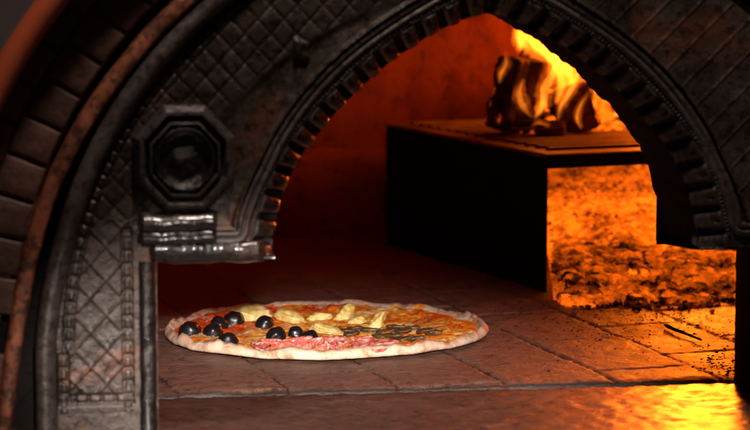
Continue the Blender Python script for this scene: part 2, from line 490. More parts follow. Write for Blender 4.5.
# quilted panels: cast relief
def dist_poly(X, Z, P, closed=False):
    D = np.full(X.shape, 9.)
    for k in range(0, len(P)-1):
        ax, az = P[k]; bx, bz = P[k+1]; dx, dz = bx-ax, bz-az; L2 = dx*dx+dz*dz+1e-12
        t = np.clip(((X-ax)*dx+(Z-az)*dz)/L2, 0, 1); D = np.minimum(D, np.hypot(X-ax-t*dx, Z-az-t*dz))
    return D
def sm(x, a, b):
    t = np.clip((x-a)/(b-a), 0, 1); return t*t*(3-2*t)
def panel(side):
    st = .00115
    if side < 0: xs = np.arange(UC-.352, UC+.02, st)
    else: xs = np.arange(UC+.0, UC+.352, st)
    zs = np.arange(.018, .42, st)
    X, Z = np.meshgrid(xs, zs, indexing='ij')
    r = np.hypot(X-UC, Z-ZC); dr = np.where(Z > ZC, .349-r, .353-np.abs(X-UC))      # distance inside the rim
    MPc = MP[::6]
    dm = dist_poly(X, Z, MPc)
    # inside the moulding?
    zint = np.interp(X, *(lambda q: (q[np.argsort(q[:, 0]), 0], q[np.argsort(q[:, 0]), 1]))(MP))
    above = np.where(np.abs(X-UC) > .284, 1, (Z > zint))
    low = Z < .1595
    ok = (dr > 0) & (np.where(low, np.abs(X-UC) > .2895, above & ((dm > .003) | (np.abs(X-UC) > .284))))
    if side < 0: ok &= X <= UC+.0005
    else: ok &= X >= UC-.0005
    # signed distances to straight borders of the lower leg
    dj = np.where(Z < .1655, np.abs(X-UC)-.2895, 9.); db = Z-.0215
    edge = np.minimum(np.minimum(dr, dj), np.minimum(db, np.where(low, 9., dm-.003)))
    h = np.zeros_like(X)
    h += .0030*(1-sm(edge, .0015, .0030))                         # raised frame
    # dentils beside the rim and the straight borders
    ang = np.arctan2(Z-ZC, X-UC)*.34
    along = np.where(Z > ZC, ang, np.where(X < UC, -(Z-ZC)+PI*.34, (Z-ZC)))
    def dent(d, al):
        blk = sm(np.abs(((al/.0105) % 1)-.5), .43, .34)
        return sm(d, .0032, .0042)*(1-sm(d, .0082, .0092))*blk
    h += .0026*dent(dr, along)
    h += .0022*dent(dj, Z)*(Z < .16)+.0020*dent(db, X)*(dr > .012)
    ins = np.minimum(dr, np.minimum(dj, db))
    
    # diamond quilting
    th = math.radians(45 if side < 0 else 42)
    sp = np.where(Z < .172, .0180, .0148) if side < 0 else .0185
    p = (X*math.cos(th)+Z*math.sin(th)*.92)/sp; q = (-X*math.sin(th)+Z*math.cos(th)*.92)/sp
    fp = np.abs((p % 1)-.5); fq = np.abs((q % 1)-.5)
    g = np.minimum(.5-fp, .5-fq)
    cell = np.sin(np.floor(p)*12.9+np.floor(q)*78.2)*43758.5; cell = cell-np.floor(cell)
    if side < 0: quilt = np.where(Z < .172, .0013*(1-sm(g, .015, .065))+.0007*(cell-.5), -.0010*(1-sm(g, .015, .085))+.0005*np.minimum(.25, g)/.25*(.4+cell))
    else: quilt = .0007*(1-sm(.5-fq, .015, .06))+.0002*(1-sm(.5-fp, .015, .05))
    qm = sm(ins, .0100, .0108)
    if side < 0: qm = qm*np.where(Z > .16, 1-sm(dr, .056, .066), 1)
    h += qm*quilt+.0022*sm(ins, .0096, .0108)
    if side < 0:                                                    # smooth hollow with a lozenge
        hol = np.where(Z > .16, sm(dr, .060, .068)*sm(dm, .002, .02), 0); h -= .0024*hol
        lx, lz = (X+.0595), (Z-.3065); a = math.radians(35)
        e = np.abs((lx*math.cos(a)+lz*math.sin(a)))/.0085+np.abs((-lx*math.sin(a)+lz*math.cos(a)))/.0125
        h += .0045*(1-sm(e, .7, 1.0))
        e2 = np.abs(lx+.05+.0)/.009+np.abs(lz-.0)/.009
    idx = -np.ones(X.shape, int); V = []; 
    fl_ = ok
    cnt = 0
    for i in range(X.shape[0]):
        for j in range(X.shape[1]):
            if fl_[i, j]:
                idx[i, j] = cnt; cnt += 1
                V.append((X[i, j], -.0012-h[i, j]-.0004*N3(X[i, j]*90, Z[i, j]*90), Z[i, j]))
    F = []
    for i in range(X.shape[0]-1):
        for j in range(X.shape[1]-1):
            a, b, c, d = idx[i, j], idx[i+1, j], idx[i+1, j+1], idx[i, j+1]
            if min(a, b, c, d) >= 0: F.append((a, b, c, d))
    mk('quilted_panel', V, F, M['iron'], front)
panel(-1); panel(1)
# right shoulder moulding continues to the rim; frame below it stays plain
# octagonal rosette
def rosette():
    c = (-.1533, -.001, .2204)
    r0 = mk('rosette', *octo([(.0450, .002), (.0450, -.0070), (.0440, -.0095), (.0400, -.0140), (.0375, -.0145), (.0362, -.0130), (.0345, -.0065), (.0335, -.0050),
                               (.0322, -.0080), (.0312, -.0125), (.0296, -.0132), (.0284, -.0105), (.0274, .004)], 8, c, PI/8), M['iron_ring'], front, smooth=True, sharp=28)
    V, F = octo([(.0285, -.004), (.0262, -.0045), (.0255, -.0105), (.0242, -.0125), (.0224, -.0120), (.0212, -.0080), (.0200, -.0050), (.0150, -.0050), (.0105, -.0065), (.0060, -.0085), (.0003, -.0090)], 56, c, 0)
    V = np.array(V); 
    for v_ in V:
        k = .0016*N3(v_[0]*170, v_[2]*170, 3)+.0008*N3(v_[0]*500, v_[2]*500, 3); v_[1] += k
    b = mk('boss', V, F, M['iron_black'], r0, smooth=True); fixn(b)
def octo(prof, seg, c, ph):
    V = []
    for k in range(seg):
        a = ph+2*PI*k/seg
        for r, y in prof: V.append((c[0]+r*math.cos(a)*.955, c[1]+y, c[2]+r*math.sin(a)*1.03))
    return V, gridfaces(seg, len(prof), cu=True)
rosette()
# ledge under the rosette, greasy
V = []; xs = np.linspace(-.191, -.127, 60)
pf = [(.001, .1790), (-.009, .1778), (-.0165, .1745), (-.0185, .1700), (-.0170, .1655), (-.011, .1630), (-.0085, .1610), (-.0135, .1590), (-.0140, .1560), (-.010, .1525), (.001, .1510)]
for i, x in enumerate(xs):
    e = min(1, min(i, 59-i)/4+.15)
    for y, z in pf: V.append((x, .001+(y-.001)*e+.0014*fbm(x*55, z*55, 1), z+.0014*fbm(x*55, y*55, 5)))
mk('drip_ledge', V, gridfaces(60, len(pf), flip=True), M['iron_gloss'], front)
fixn(front.children[-1])
# greasy lip along the bottom of the left shoulder
V = []; xs = np.linspace(-.182, -.090, 90); pf = [(.001, .1530), (-.0030, .1525), (-.0052, .1500), (-.0060, .1460), (-.0050, .1415), (-.0020, .1375), (.004, .1355), (.012, .1360)]
for i, x in enumerate(xs):
    e = min(1, min(i, 89-i)/5+.1)
    for y, z in pf: V.append((x, .001+(y-.001)*e*.8+.0010*fbm(x*80, z*80, 1), z+.0012*fbm(x*60, y*60, 5)))
fixn(mk('shoulder_lip', V, gridfaces(90, len(pf)), M['iron_black'], front))
# jambs
for s in (-1, 1):
    xa = UC+s*.272
    V = []; zs = np.linspace(-.03, .1385, 60)
    pf = [(s*.014, .0), (s*.013, -.0045), (s*.009, -.0060), (s*.0045, -.005), (s*.0005, -.001), (-s*.0015, .004), (-s*.002, .010), (-s*.001, .03), (s*.0, .06), (-s*.010, .10), (-s*.012, .150), (s*.02, .153)]
    for z in zs:
        for dx, y in pf:
            k = .0010*fbm(z*60, y*60, dx*60); V.append((xa+dx+k, y+k, z))
    if s < 0: V = [(x-.030*min(1, max(0, (y+.001)/.06)), y, z) for x, y, z in V]
    if s > 0: V = [(x-.012*min(1, max(0, (y-.02)/.06)), y, z) for x, y, z in V]
    fixn(mk('jamb', V, gridfaces(60, len(pf)), M['iron_black'] if s < 0 else M['soot'], front))  # right jamb in flat black, its shade put into the material

# ================================================================ SURROUND
# rusty trim
def trim():
    pts = [(.388, -.03), (.388, .03), (.3860, .063), (.3790, .110)]
    P = [(-.4000+UC*0, -.03)]
    P = [(-.3985, -.03), (-.3955, .0065), (-.3875, .063)]
    for t in np.linspace(math.radians(172), PI/2, 60):
        r = .381-.0085*min(1, (math.radians(172)-t)/math.radians(30)); P.append((r*math.cos(t), ZC+r*math.sin(t)))
    P = P+[(-a, b) for a, b in P[::-1][1:]]
    P = resample([(a+UC, b) for a, b in P], .0025); Nn = normals2(P, (UC, .1))
    pr = [(-.0065, .03), (-.0065, -.006), (-.0055, -.0100), (-.0035, -.0115), (.003, -.0105), (.0052, -.0090), (.0066, -.003), (.0070, .03)]
    def fn(V):
        n, m, _ = V.shape
        for i in range(n):
            k = .0006*fbm(P[i, 0]*30, P[i, 1]*30, 0)
            for j in range(m): V[i, j, 0] += Nn[i, 0]*k+.0004*N3(i*.2, j*.7); V[i, j, 1] += k
    V, F = sweep(P, Nn, pr, 0, fn)
    o = mk('trim_arch', V, F, M['trim'], loc=(UC, 0, 0)); fixn(o)
    tag(o, 'rust red metal trim curving between the brick arch and the iron front', 'trim')
trim()
# backing behind the gap
def ringslab(name, r0, r1, y0, y1, mat, parent=None, loc=None, l0=None, l1=None):
    A = outer_leg(r0, 0, -.03, rleg=l0 or r0); B = outer_leg(r1, 0, -.03, rleg=l1 or r1)
    n = 200; A = A[np.linspace(0, len(A)-1, n).astype(int)]; B = B[np.linspace(0, len(B)-1, n).astype(int)]
    V = []
    for a, b in zip(A, B): V += [(a[0], y0, a[1]), (b[0], y0, b[1]), (b[0], y1, b[1]), (a[0], y1, a[1])]
    return fixn(mk(name, V, gridfaces(n, 4, cv=True), mat, parent, smooth=False, loc=loc))
ba = empty('brick_arch', (UC, 0, 0), 'arch of small brown bricks around the iron front, left of the rusty trim', 'brick arch')
ringslab('gap_shade_backing', .350, .446, .045, .07, M['soot'], ba)  # black sheet, the shade of the gap put into its colour
ringslab('mortar_joint', .3860, .446, .0015, .050, M['mortar'], ba, l0=.402)
def bricks():
    UN = (0, .035, .08, .35, .65, .92, .965, 1)
    for (ra, rb, dth, ph) in ((.3865, .4205, .0790, .02), (.4218, .4440, .0790, .045)):
        parts = []; tones = []
        thetas = np.arange(-.35+ph, PI+.35, dth)
        for t0 in thetas:
            if t0 < 0 or t0+dth > PI:
                continue
            t1 = t0+dth-.0028; t0_ = t0+.0020
            nu, nr = 7, 7; V = []
            tj = random.uniform(-.0012, .0012); ti = random.uniform(-.0010, .0010)
            for a in range(nu+1):
                for b in range(nr+1):
                    u_, v_ = UN[a], UN[b]
                    r = ra+(rb-ra)*v_; t = t0_+(t1-t0_)*u_
                    e = min(u_, 1-u_, v_, 1-v_)
                    y = -.0030 if e > .01 else .0022
                    if .01 < e < .05: y = -.0024
                    k = N3(r*90+t0*9, t*40)*.0009
                    V.append((UC+(r+.0012*N3(t*30, r*90))*math.cos(t), y+tj+k+ti*(u_-.5), ZC+(r+.001*N3(t*40, r*70, 3))*math.sin(t)))
            parts.append((V, gridfaces(nu+1, nr+1))); tones += [random.random()]*len(V)
        # straight legs below the springing
        for s in (-1, 1):
            z = ZC-.0012; rl = max(ra, .3895)
            while z > -.03:
                V = []
                for a in range(8):
                    for b in range(8):
                        u_, v_ = UN[a], UN[b]; e = min(u_, 1-u_, v_, 1-v_)
                        V.append((UC+s*(rl+(rb-rl)*v_), (-.003 if e > .01 else .0022)+.0008*N3(u_*9, v_*9, z*50), z-.030*u_))
                parts.append((V, gridfaces(8, 8))); tones += [random.random()]*64
                z -= .0325
        V, F = join(parts); o = fixn(mk('brick_course', V, F, M['brick'], ba))
        at = o.data.attributes.new('tone', 'FLOAT', 'POINT'); at.data.foreach_set('value', tones)
bricks()
# painted band
P = outer_leg(.449, 0, -.03); Nn = normals2(P, (UC, .1))
V, F = sweep(P, Nn, [(-.0105, .02), (-.0105, -.028), (-.009, -.038), (-.004, -.044), (.003, -.045), (.008, -.041), (.0105, -.034), (.0105, .02)])
o = fixn(mk('hood_band', V, F, M['band'], loc=(UC, 0, 0))); tag(o, 'smooth terracotta red band curving over the brick arch at the upper left corner', 'band')
o = ringslab('plaster_wall', .458, .85, -.012, .05, M['plaster'], loc=(UC, 0, 0)); tag(o, 'dim grey plaster wall beyond the terracotta band', 'wall')

# ================================================================ FIRE STAND
SX0, SY0 = .188, 2.715
ta = math.radians(-23.5)
def st(a, b):      # a along the front edge (to the right), b into the oven
    d1 = (math.cos(-ta), math.sin(-ta)); d2 = (math.sin(ta), math.cos(ta))
    X = SX0+a*d1[0]+b*d2[0]; Y = SY0+a*d1[1]+b*d2[1]
    return c2w(X, Y)
def stand():
    x0, y0 = st(.2, .2)
    root = empty('fire_stand', (x0, y0, 0), 'black steel shelf holding the burning logs above the embers', 'fire stand')
    def slab(name, a0, a1, b0, b1, z0, z1, mat, na=2, nb=2):
        def T(p):
            x, y = st(p[0], p[1]); return (x, y, p[2])
        v, f = boxv(a0, a1, b0, b1, z0, z1, .0018)
        return fixn(mk(name, [T(p) for p in v], f, mat, root, smooth=False))
    W, D, H = .40, .44, .152
    slab('shelf_top', -.002, W, -.002, D, H-.004, H, M['steel'])
    parts = []
    for k in range(15):
        v, f = boxv(.02, W-.02, .035+k*.026, .044+k*.026, H-.001, H+.0035, .0015); parts.append((v, f))
    v, f = join(parts); fixn(mk('ribs', [(*st(p[0], p[1]), p[2]) for p in v], f, M['steel'], root, smooth=False))
    slab('front_lip', -.001, W-.002, -.005, .002, H-.016, H-.0008, M['soot'])
    slab('side_panel', 0, .003, .003, D-.002, -.003, H-.0045, M['soot'])
    slab('light_baffle', .003, W-.003, D-.004, D-.002, -.003, H-.0045, M['soot'])  # baffle added to keep the ember lamp's light off the chamber wall
    slab('side_panel', W-.003, W, .003, D-.002, -.003, H-.0045, M['soot'])
stand()

# ================================================================ EMBERS
def toe(X): return 2.660+.06*N3(X*11, 2.)+.035*N3(X*34, 1)
def bed_h(X, Y):
    t = Y-toe(X)
    if t <= 0: return -.006
    return .046*(1-math.exp(-t/.08))+.030*sms(Y, 2.78, 2.98)+.09*sms(Y, 3.0, 3.30)+.008*N3(X*14, Y*14)*min(1, t/.05)
def heat_at(X, Y):
    """bright middle, cooler crust at the toe and the shaded notch before the rear bank put in as dimmer glow"""
    return .62+.18*sms(Y, 2.68, 2.86)-.46*sms(Y, 2.99, 3.05)*(1-sms(Y, 3.07, 3.14))-.34*sms(Y, 3.05, 3.15)
ICO1, ICO2 = ico(1), ico(2)
def lump(x, y, z, r, sd, big=False):
    bv, bf = ICO2 if big else ICO1
    s = (random.uniform(.7, 1.5)*r, random.uniform(.7, 1.3)*r, random.uniform(.6, 1.)*r); P = []
    for v_ in bv:
        q = 1+.55*N3(v_[0]*1.3+sd, v_[1]*1.3, v_[2]*1.3)+.3*N3(v_[0]*3+sd, v_[1]*3, v_[2]*3)
        P.append((x+v_[0]*s[0]*q, y+v_[1]*s[1]*q, z+v_[2]*s[2]*q))
    return P, bf
def lumps(name, items, mat, label):
    parts = []; heat = []
    for x, y, z, r, h in items:
        P, bf = lump(x, y, z, r, random.random()*99, r > .005); parts.append((P, bf)); heat += [h]*len(P)
    V, F = join(parts); o = mk(name, V, F, mat, smooth=True)
    at = o.data.attributes.new('ember_heat', 'FLOAT', 'POINT'); at.data.foreach_set('value', heat)
    return tag(o, label, name.replace('_', ' '), kind='stuff')
def embers():
    X0, X1, Y0, Y1 = .192, .66, 2.60, 3.36; stp = .005
    xs = np.arange(X0, X1, stp); ys = np.arange(Y0, Y1, stp); V = []; heat = []
    for X in xs:
        for Y in ys:
            x, y = c2w(X, Y); V.append((x, y, max(-.006, bed_h(X, Y)+.004*N3(X*60, Y*60)))); heat.append(heat_at(X, Y)+.12)
    o = mk('ember_bed', V, gridfaces(len(xs), len(ys)), M['ember'])
    at = o.data.attributes.new('ember_heat', 'FLOAT', 'POINT'); at.data.foreach_set('value', heat)
    fixn(o); tag(o, 'bed of glowing orange embers heaped under and behind the steel stand', 'embers', kind='stuff')
    it = []
    for k in range(8200):
        X = random.uniform(.20, .56); Y = toe(X)-.02+.68*random.random()**1.5
        if Y > 3.30: continue
        t = Y-toe(X); h = max(0, bed_h(X, Y)); near = 1-sms(Y, 2.70, 2.95)
        r = random.uniform(.0017, .0040+.0036*near)
        ht = heat_at(X, Y)+random.gauss(-.05-.17*near, .18)
        x, y = c2w(X, Y); it.append((x, y, h+r*.35, r, ht))
    for k in range(260):
        X = random.uniform(.205, .46); Y = toe(X)-abs(random.gauss(0, .028)); r = random.uniform(.0015, .0045)
        x, y = c2w(X, Y); it.append((x, y, r*.5, r, random.gauss(.05, .2)))
    lumps('charcoal', it, M['coal'], 'dark and glowing charcoal lumps crusting the heap of embers under the stand')
    it = []
    for k in range(900):
        a, b = random.uniform(.17, .39), random.uniform(.20, .425)
        m = min(1, (a-.17)/.05, (.395-a)/.02)*min(1, (b-.20)/.06)
        z = .152+.065*m*random.random()**.5; x, y = st(a, b); r = random.uniform(.003, .0075)
        it.append((x, y, z+r*.4, r, random.gauss(.85, .25)))
    lumps('hot_coals', it, M['coal'], 'bright yellow orange coals heaped on the stand behind the burning logs')
    # crumbs on the floor
    parts = []; bv, bf = ico(1)
    for k in range(1000):
        X = random.gauss(.30, .10); Y = 2.64-abs(random.gauss(0, .14))
        if X > .44 or Y < 2.17 or (X < .12 and random.random() < .8): continue
        x, y = c2w(X, Y); r = random.uniform(.0003, .0009)*(1.8 if random.random() < .05 else 1)
        if y < .17: continue
        P = [(x+v_[0]*r*1.4, y+v_[1]*r, .0012+v_[2]*r*.6) for v_ in bv+np.random.uniform(-.25, .25, bv.shape)]
        parts.append((P, bf))
    for k in range(150):       # a drift of ash against the right jamb
        px = random.gauss(722, 14); py = random.gauss(368, 14)
        if px > 740: px = 740
        p = on_z(px, py); r = random.uniform(.0004, .0014)
        if p.y < .165: continue
        parts.append(([(p.x+v_[0]*r*1.4, p.y+v_[1]*r, .001+v_[2]*r*.7) for v_ in bv+np.random.uniform(-.25, .25, bv.shape)], bf))
    V, F = join(parts); o = mk('cinders', V, F, M['soot'], smooth=False); tag(o, 'fine black cinders strewn over the brick floor before the embers', 'cinders', kind='stuff')
embers()
# charred splinter
a, b = on_z(664, 325, .003), on_z(702, 340, .003); parts = []
n = 14; V = []
for i in range(n+1):
    t = i/n; c = a.lerp(b, t)+Vector((.0015*N3(t*5, 1), .001*N3(t*6, 3), 0)); r = .0030*(1-.55*t)*(.8+.4*N3(t*9, 7)+.2)
    if i in (0, n): r *= .3
    for k in range(8):
        w = 2*PI*k/8; V.append((c.x+r*math.cos(w)*.5, c.y+r*math.cos(w), c.z+r*math.sin(w)*.8))
o = fixn(mk('charred_splinter', V, gridfaces(n+1, 8, cv=True), M['soot'], loc=tuple(a))); tag(o, 'thin black charred splinter lying on the glowing right side of the brick floor', 'splinter')

# ================================================================ LOGS AND FLAMES
STZ = .152
def log(name, p0, p1, r, sd, label, sq=.85):
    p0, p1 = Vector(p0), Vector(p1); ax = (p1-p0); L_ = ax.length; ax.normalize()
    u = ax.orthogonal().normalized(); w = ax.cross(u); V = []; n, m = 30, 36
    for i in range(n+1):
        t = i/n; cap = 1
        if i == 0 or i == n: cap = .02
        elif i == 1 or i == n-1: cap = .86
        for k in range(m):
            th = 2*PI*k/m
            # split-wedge section: three flattened sides
            g = 1/(max(math.cos(((th+sd) % (2*PI/3))-PI/3), .5))*.62+.30
            q = r*g*cap*(1+.10*N3(t*4+sd, th)+.34*fbm(math.cos(th)*2+sd, math.sin(th)*2, t*L_*26)+.10*N3(th*3, t*14, sd))
            c = p0+ax*(L_*(t if 0 < i < n else (.0 if i == 0 else 1)))+u*(.12*r*math.sin(t*3+sd))
            V.append(tuple(c+u*q*math.cos(th)+w*q*math.sin(th)))
    o = fixn(mk(name, V, gridfaces(n+1, m, cv=True), M['char'], loc=tuple(p0)))
    return tag(o, label, 'log', 'burning logs on the steel stand')
D0 = 2.93
log('firewood_log', at_d(502, 132, D0), at_d(516, 56, D0), .017, .3, 'upright charred log at the left end of the fire')
log('firewood_log', at_d(528, 131, D0+.02), at_d(534, 58, D0+.02), .019, 2.1, 'thick blackened log standing second from the left among the flames')
log('firewood_log', at_d(586, 131, D0+.03), at_d(572, 84, D0+.03), .020, 4.0, 'rounded dark log at the right of the fire, leaning left')
log('firewood_log', at_d(515, 66, D0+.05), at_d(560, 76, D0+.05), .016, 1.2, 'dark log lying across the top of the upright logs')
log('firewood_log', at_d(512, 128, D0-.03), at_d(566, 130, D0-.025), .007, 3.3, 'small glowing log lying in front at the foot of the fire')
def tube_path(pts, radii, n=10, m=20, flat=.7, sd=0):
    P = catmull(pts, n); R_ = np.interp(np.linspace(0, len(pts)-1, len(P)), range(len(pts)), radii)
    V = []
    vd = (Vector(P[0])-CAM); vd.z = 0; vd.normalize(); sd_ = Vector((vd.y, -vd.x, 0))
    for i, p in enumerate(P):
        T = (P[min(i+1, len(P)-1)]-P[max(i-1, 0)]).normalized()
        s = T.cross(vd).normalized()
        for k in range(m):
            th = 2*PI*k/m; q = R_[i]*(1+.38*N3(i*.28+sd, math.cos(th)*1.3, math.sin(th)*1.3)+.15*N3(i*.9+sd, 5, 1))
            V.append(tuple(p+s*q*math.cos(th)+vd*q*flat*math.sin(th)))
    F = gridfaces(len(P), m, cv=True); F.append(list(range(m))[::-1]); F.append([len(V)-m+k for k in range(m)])
    return V, F
fire = empty('fire', at_d(550, 131, D0), 'bright yellow flames licking up around the logs on the stand', 'fire')
FL = [  # px path, radii in mm, extra depth
    ([(556, 104), (562, 82), (556, 60), (541, 44), (525, 30), (514, 12)], [2, 7, 12, 14, 11, .5], .02),
    ([(566, 98), (570, 76), (562, 56), (546, 38), (531, 20)], [1, 6, 9, 9, .5], .04),
    ([(540, 78), (533, 60), (521, 42), (515, 24)], [1, 6, 8, .5], .05),
    ([(534, 119), (543, 104), (546, 86), (556, 68), (556, 52)], [.5, 5.5, 6, 6, 1], -.025),
    ([(532, 118), (523, 106), (519, 94), (523, 80)], [.5, 5, 4.5, .3], -.03),
    ([(557, 124), (561, 106), (572, 88), (578, 70), (572, 52)], [.3, 3, 3.6, 5, .4], -.02),
    ([(581, 129), (577, 118), (580, 106), (588, 94)], [.3, 2.4, 1.8, .3], -.035),
    ([(597, 128), (592, 112), (597, 96), (596, 80)], [.4, 3.4, 3.6, .4], .03),
    ([(606, 132), (602, 112), (606, 94), (602, 76)], [1, 6, 5, .5], .10),
    ([(622, 134), (616, 114), (613, 98), (606, 82)], [1, 7, 6, .5], .12),
    ([(640, 134), (632, 112), (627, 92), (618, 70)], [2, 8, 7, .5], .12),
    ([(499, 84), (501, 74), (506, 64), (505, 52)], [.3, 3.2, 2.6, .2], -.02),
    ([(658, 132), (652, 100), (642, 72), (630, 44)], [3, 11, 9, .5], .10),
    ([(585, 100), (592, 84), (589, 66), (577, 48)], [.5, 4, 5, .5], .06),
    ([(530, 128), (538, 123), (549, 127)], [.3, 1.4, .3], -.04),
]
for i, (pp, rr, dd) in enumerate(FL):
    V, F = tube_path([at_d(a, b, D0+dd) for a, b in pp], [r*.001*.80 for r in rr], sd=i*3.7)
    fl_o = fixn(mk('flame', V, F, M['flame'], fire))
    V, F = tube_path([at_d(a+.6, b-1.2, D0+dd) for a, b in pp], [(r*1.55+1.6)*.001 for r in rr], sd=i*3.7+1)
    fixn(mk('flame_envelope', V, F, M['flame_soft'], fl_o))

# ================================================================ PIZZA
pc = on_z(325, 334.5, 0); PR = .1585
pizza = empty('pizza', tuple(pc), 'thin round pizza with olives, artichoke, ham and mushrooms on the brick floor', 'pizza')
def pr_at(th):
    return PR*(1+.018*math.sin(th*2+.6)+.012*math.sin(th*3+2)+.022*N3(math.cos(th)*3, math.sin(th)*3, 5)+.004*N3(math.cos(th)*14, math.sin(th)*14, 5))
def crust_h(t, th):
    # t = r/R 0..1
    b = .0035
    edge = (.0070-.0018*math.sin(th))*math.exp(-((t-.970)/.024)**2)*(1+.6*N3(math.cos(th)*5, math.sin(th)*5, 1)+.28*N3(math.cos(th)*16, math.sin(th)*16, 4))
    return b+edge
def mat_crust():
    n = NT('baked_crust'); a = n.noise(28, 5, .6); b = n.noise(140, 5, .65); sp = n.noise(60, 4, .7, dist=.6)
    col = n.mix(n.ramp(a, [(.35, 0), (.7, 1)]), (.82, .62, .48), (.72, .45, .28))
    col = n.mix(n.ramp(sp, [(.48, 0), (.64, .85)]), col, (.40, .18, .08))
    col = n.mix(n.ramp(b, [(.3, .35), (.5, 0)]), col, (.60, .36, .22))
    return n.set(col, .72, 0, n.bump(b, .5, .0015), .3, Subsurface_Weight=.12, Subsurface_Scale=.006)
def mat_cheese():
    n = NT('cheese_and_tomato'); sauce = n.attr('sauce'); pale = n.attr('pale')
    a = n.noise(42, 6, .68, dist=.8); b = n.noise(120, 6, .7, dist=.5); c = n.noise(22, 4, .6)
    col = n.ramp(a, [(.32, (.42, .028, .006)), (.40, (.78, .12, .010)), (.48, (.92, .28, .018)), (.56, (.94, .47, .06)), (.66, (.93, .76, .36))])
    red = n.ramp(b, [(.35, (.48, .022, .005)), (.48, (.80, .070, .008)), (.62, (.92, .20, .014))])
    col = n.mix(n.ramp(n.math('ADD', sauce, n.math('MULTIPLY', n.math('SUBTRACT', c, .5), 1.2)), [(.4, 0), (.6, 1)]), col, red)
    col = n.mix(n.ramp(n.math('ADD', pale, n.math('MULTIPLY', n.math('SUBTRACT', b, .5), 1.1)), [(.45, 0), (.65, .8)]), col, (.86, .70, .42))
    col = n.mix(n.ramp(n.noise(34, 5, .65, dist=1.2), [(.56, 0), (.64, .85)]), col, (.90, .78, .52))
    col = n.mix(n.ramp(n.noise(85, 4, .6, dist=1), [(.64, 0), (.74, .7)]), col, (.26, .07, .02))
    r = n.ramp(b, [(.3, .18), (.65, .42)])
    return n.set(col, r, 0, n.bump(b, .9, .003), .6, Subsurface_Weight=.10, Subsurface_Scale=.003)
M['crust'] = mat_crust(); M['cheese'] = mat_cheese()
def polar(fn, nr, nt, close_bottom=False):
    V = []
    for k in range(nt):
        th = 2*PI*k/nt
        for j in range(nr): V.append(fn(j/(nr-1), th))
    return V, gridfaces(nt, nr, cu=True)
prof = [(0.0, .0028)]+[(t, None) for t in np.linspace(.08, .97, 34)]+[(.985, 'a'), (.997, 'b'), (1.0, 'c'), (.995, 'd'), (.975, 'e'), (.93, 'f'), (.5, 'f'), (0, 'f')]
V = []; nt = 420
for k in range(nt):
    th = 2*PI*k/nt; R = pr_at(th); e = crust_h(.970, th)
    for t, z in prof:
        if z is None: zz = crust_h(t, th)+.0008*N3(t*40, th*12)
        elif isinstance(z, float): zz = z
        else: zz = {'a': e*.80, 'b': e*.62, 'c': e*.42, 'd': e*.22, 'e': .0022, 'f': .0012}[z]+.0
        lift = .0012*max(0, N3(math.cos(th)*2.5, math.sin(th)*2.5, 9))*t
        V.append((pc.x+R*t*math.cos(th), pc.y+R*t*math.sin(th), zz+lift+.0006))
fixn(mk('crust', V, gridfaces(nt, len(prof), cu=True), M['crust'], pizza))
def top_h(x, y):
    """height of the topping layer at offsets from the pizza centre"""
    r = math.hypot(x, y)/PR
    h = .0050+.0026*fbm(x*38, y*38, 2)+.0016*fbm(x*110, y*110, 7, 3)
    h += .0030*math.exp(-((r-.80)/.10)**2)
    return max(.0035, h)
def cheese():
    nr, nt = 120, 460; V = []; sauce = []; pale = []
    for k in range(nt):
        th = 2*PI*k/nt; Rm = pr_at(th)*(.953+.024*N3(math.cos(th)*9, math.sin(th)*9, 3)+.012*N3(math.cos(th)*30, math.sin(th)*30, 3))
        for j in range(nr):
            t = j/(nr-1); x, y = Rm*t*math.cos(th), Rm*t*math.sin(th)
            z = top_h(x, y)+.0010
            if t > .955: z = z*(1-(t-.955)/.045)+(crust_h(.87, th)+.0008)*(t-.955)/.045
            z = max(z, crust_h(Rm*t/pr_at(th), th)+.0013*(1-max(0, t-.9)*8))
            V.append((pc.x+x, pc.y+y, z))
            # camera-right / camera-far offsets
            a, b = x*cy-y*sy, x*sy+y*cy
            sauce.append(.30+.55*sms(-a, .02, .10)*sms(b, -.09, .05)+.35*math.exp(-((a+.01)**2+(b-.11)**2)/.03**2)); pale.append(.20+.22*math.exp(-((a-.0)/.06)**2)*sms(-b, .02, .12))
    o = fixn(mk('cheese', V, gridfaces(nt, nr, cu=True), M['cheese'], pizza))
    for nm, arr in (('sauce', sauce), ('pale', pale)):
        at = o.data.attributes.new(nm, 'FLOAT', 'POINT'); at.data.foreach_set('value', arr)
cheese()
n = NT('black_olive'); M['olive'] = n.set((.010, .007, .008), .34, 0, n.bump(n.noise(400, 3), .15, .0005), .6)
def on_pizza(px, py):
    p = on_z(px, py, .009); z = top_h(p.x-pc.x, p.y-pc.y); return Vector((p.x, p.y, z+.0018))
bv, bf = ico(4); rs0 = random.Random(5)
for i, (px, py, w) in enumerate([(190, 333, 20), (219, 327, 17), (213, 334, 18), (234, 320, 20), (265, 324, 18), (228, 344, 18), (276, 336, 20), (296, 334, 15), (310, 336, 16)]):
    p = on_pizza(px, py); r = w/2*2.45/FPX*1.05*rs0.uniform(.94, 1.06); sd = random.random()*50
    hx, hy = random.uniform(-.25, .25), random.uniform(-.25, .1); P = []
    for v_ in bv:
        q = 1+.14*N3(v_[0]*1.3+sd, v_[1]*2, v_[2]*2)
        x, y, z = v_*q
        d = math.hypot(x-hx, y-hy)
        if z > 0 and i % 3 != 1: z -= .45*math.exp(-(d/.22)**2)
        P.append((p.x+x*r, p.y+y*r*.95, p.z+max(-.25, z)*r*1.02+.12*r))
    fixn(mk('olive', P, bf, M['olive'], pizza, loc=tuple(p)))
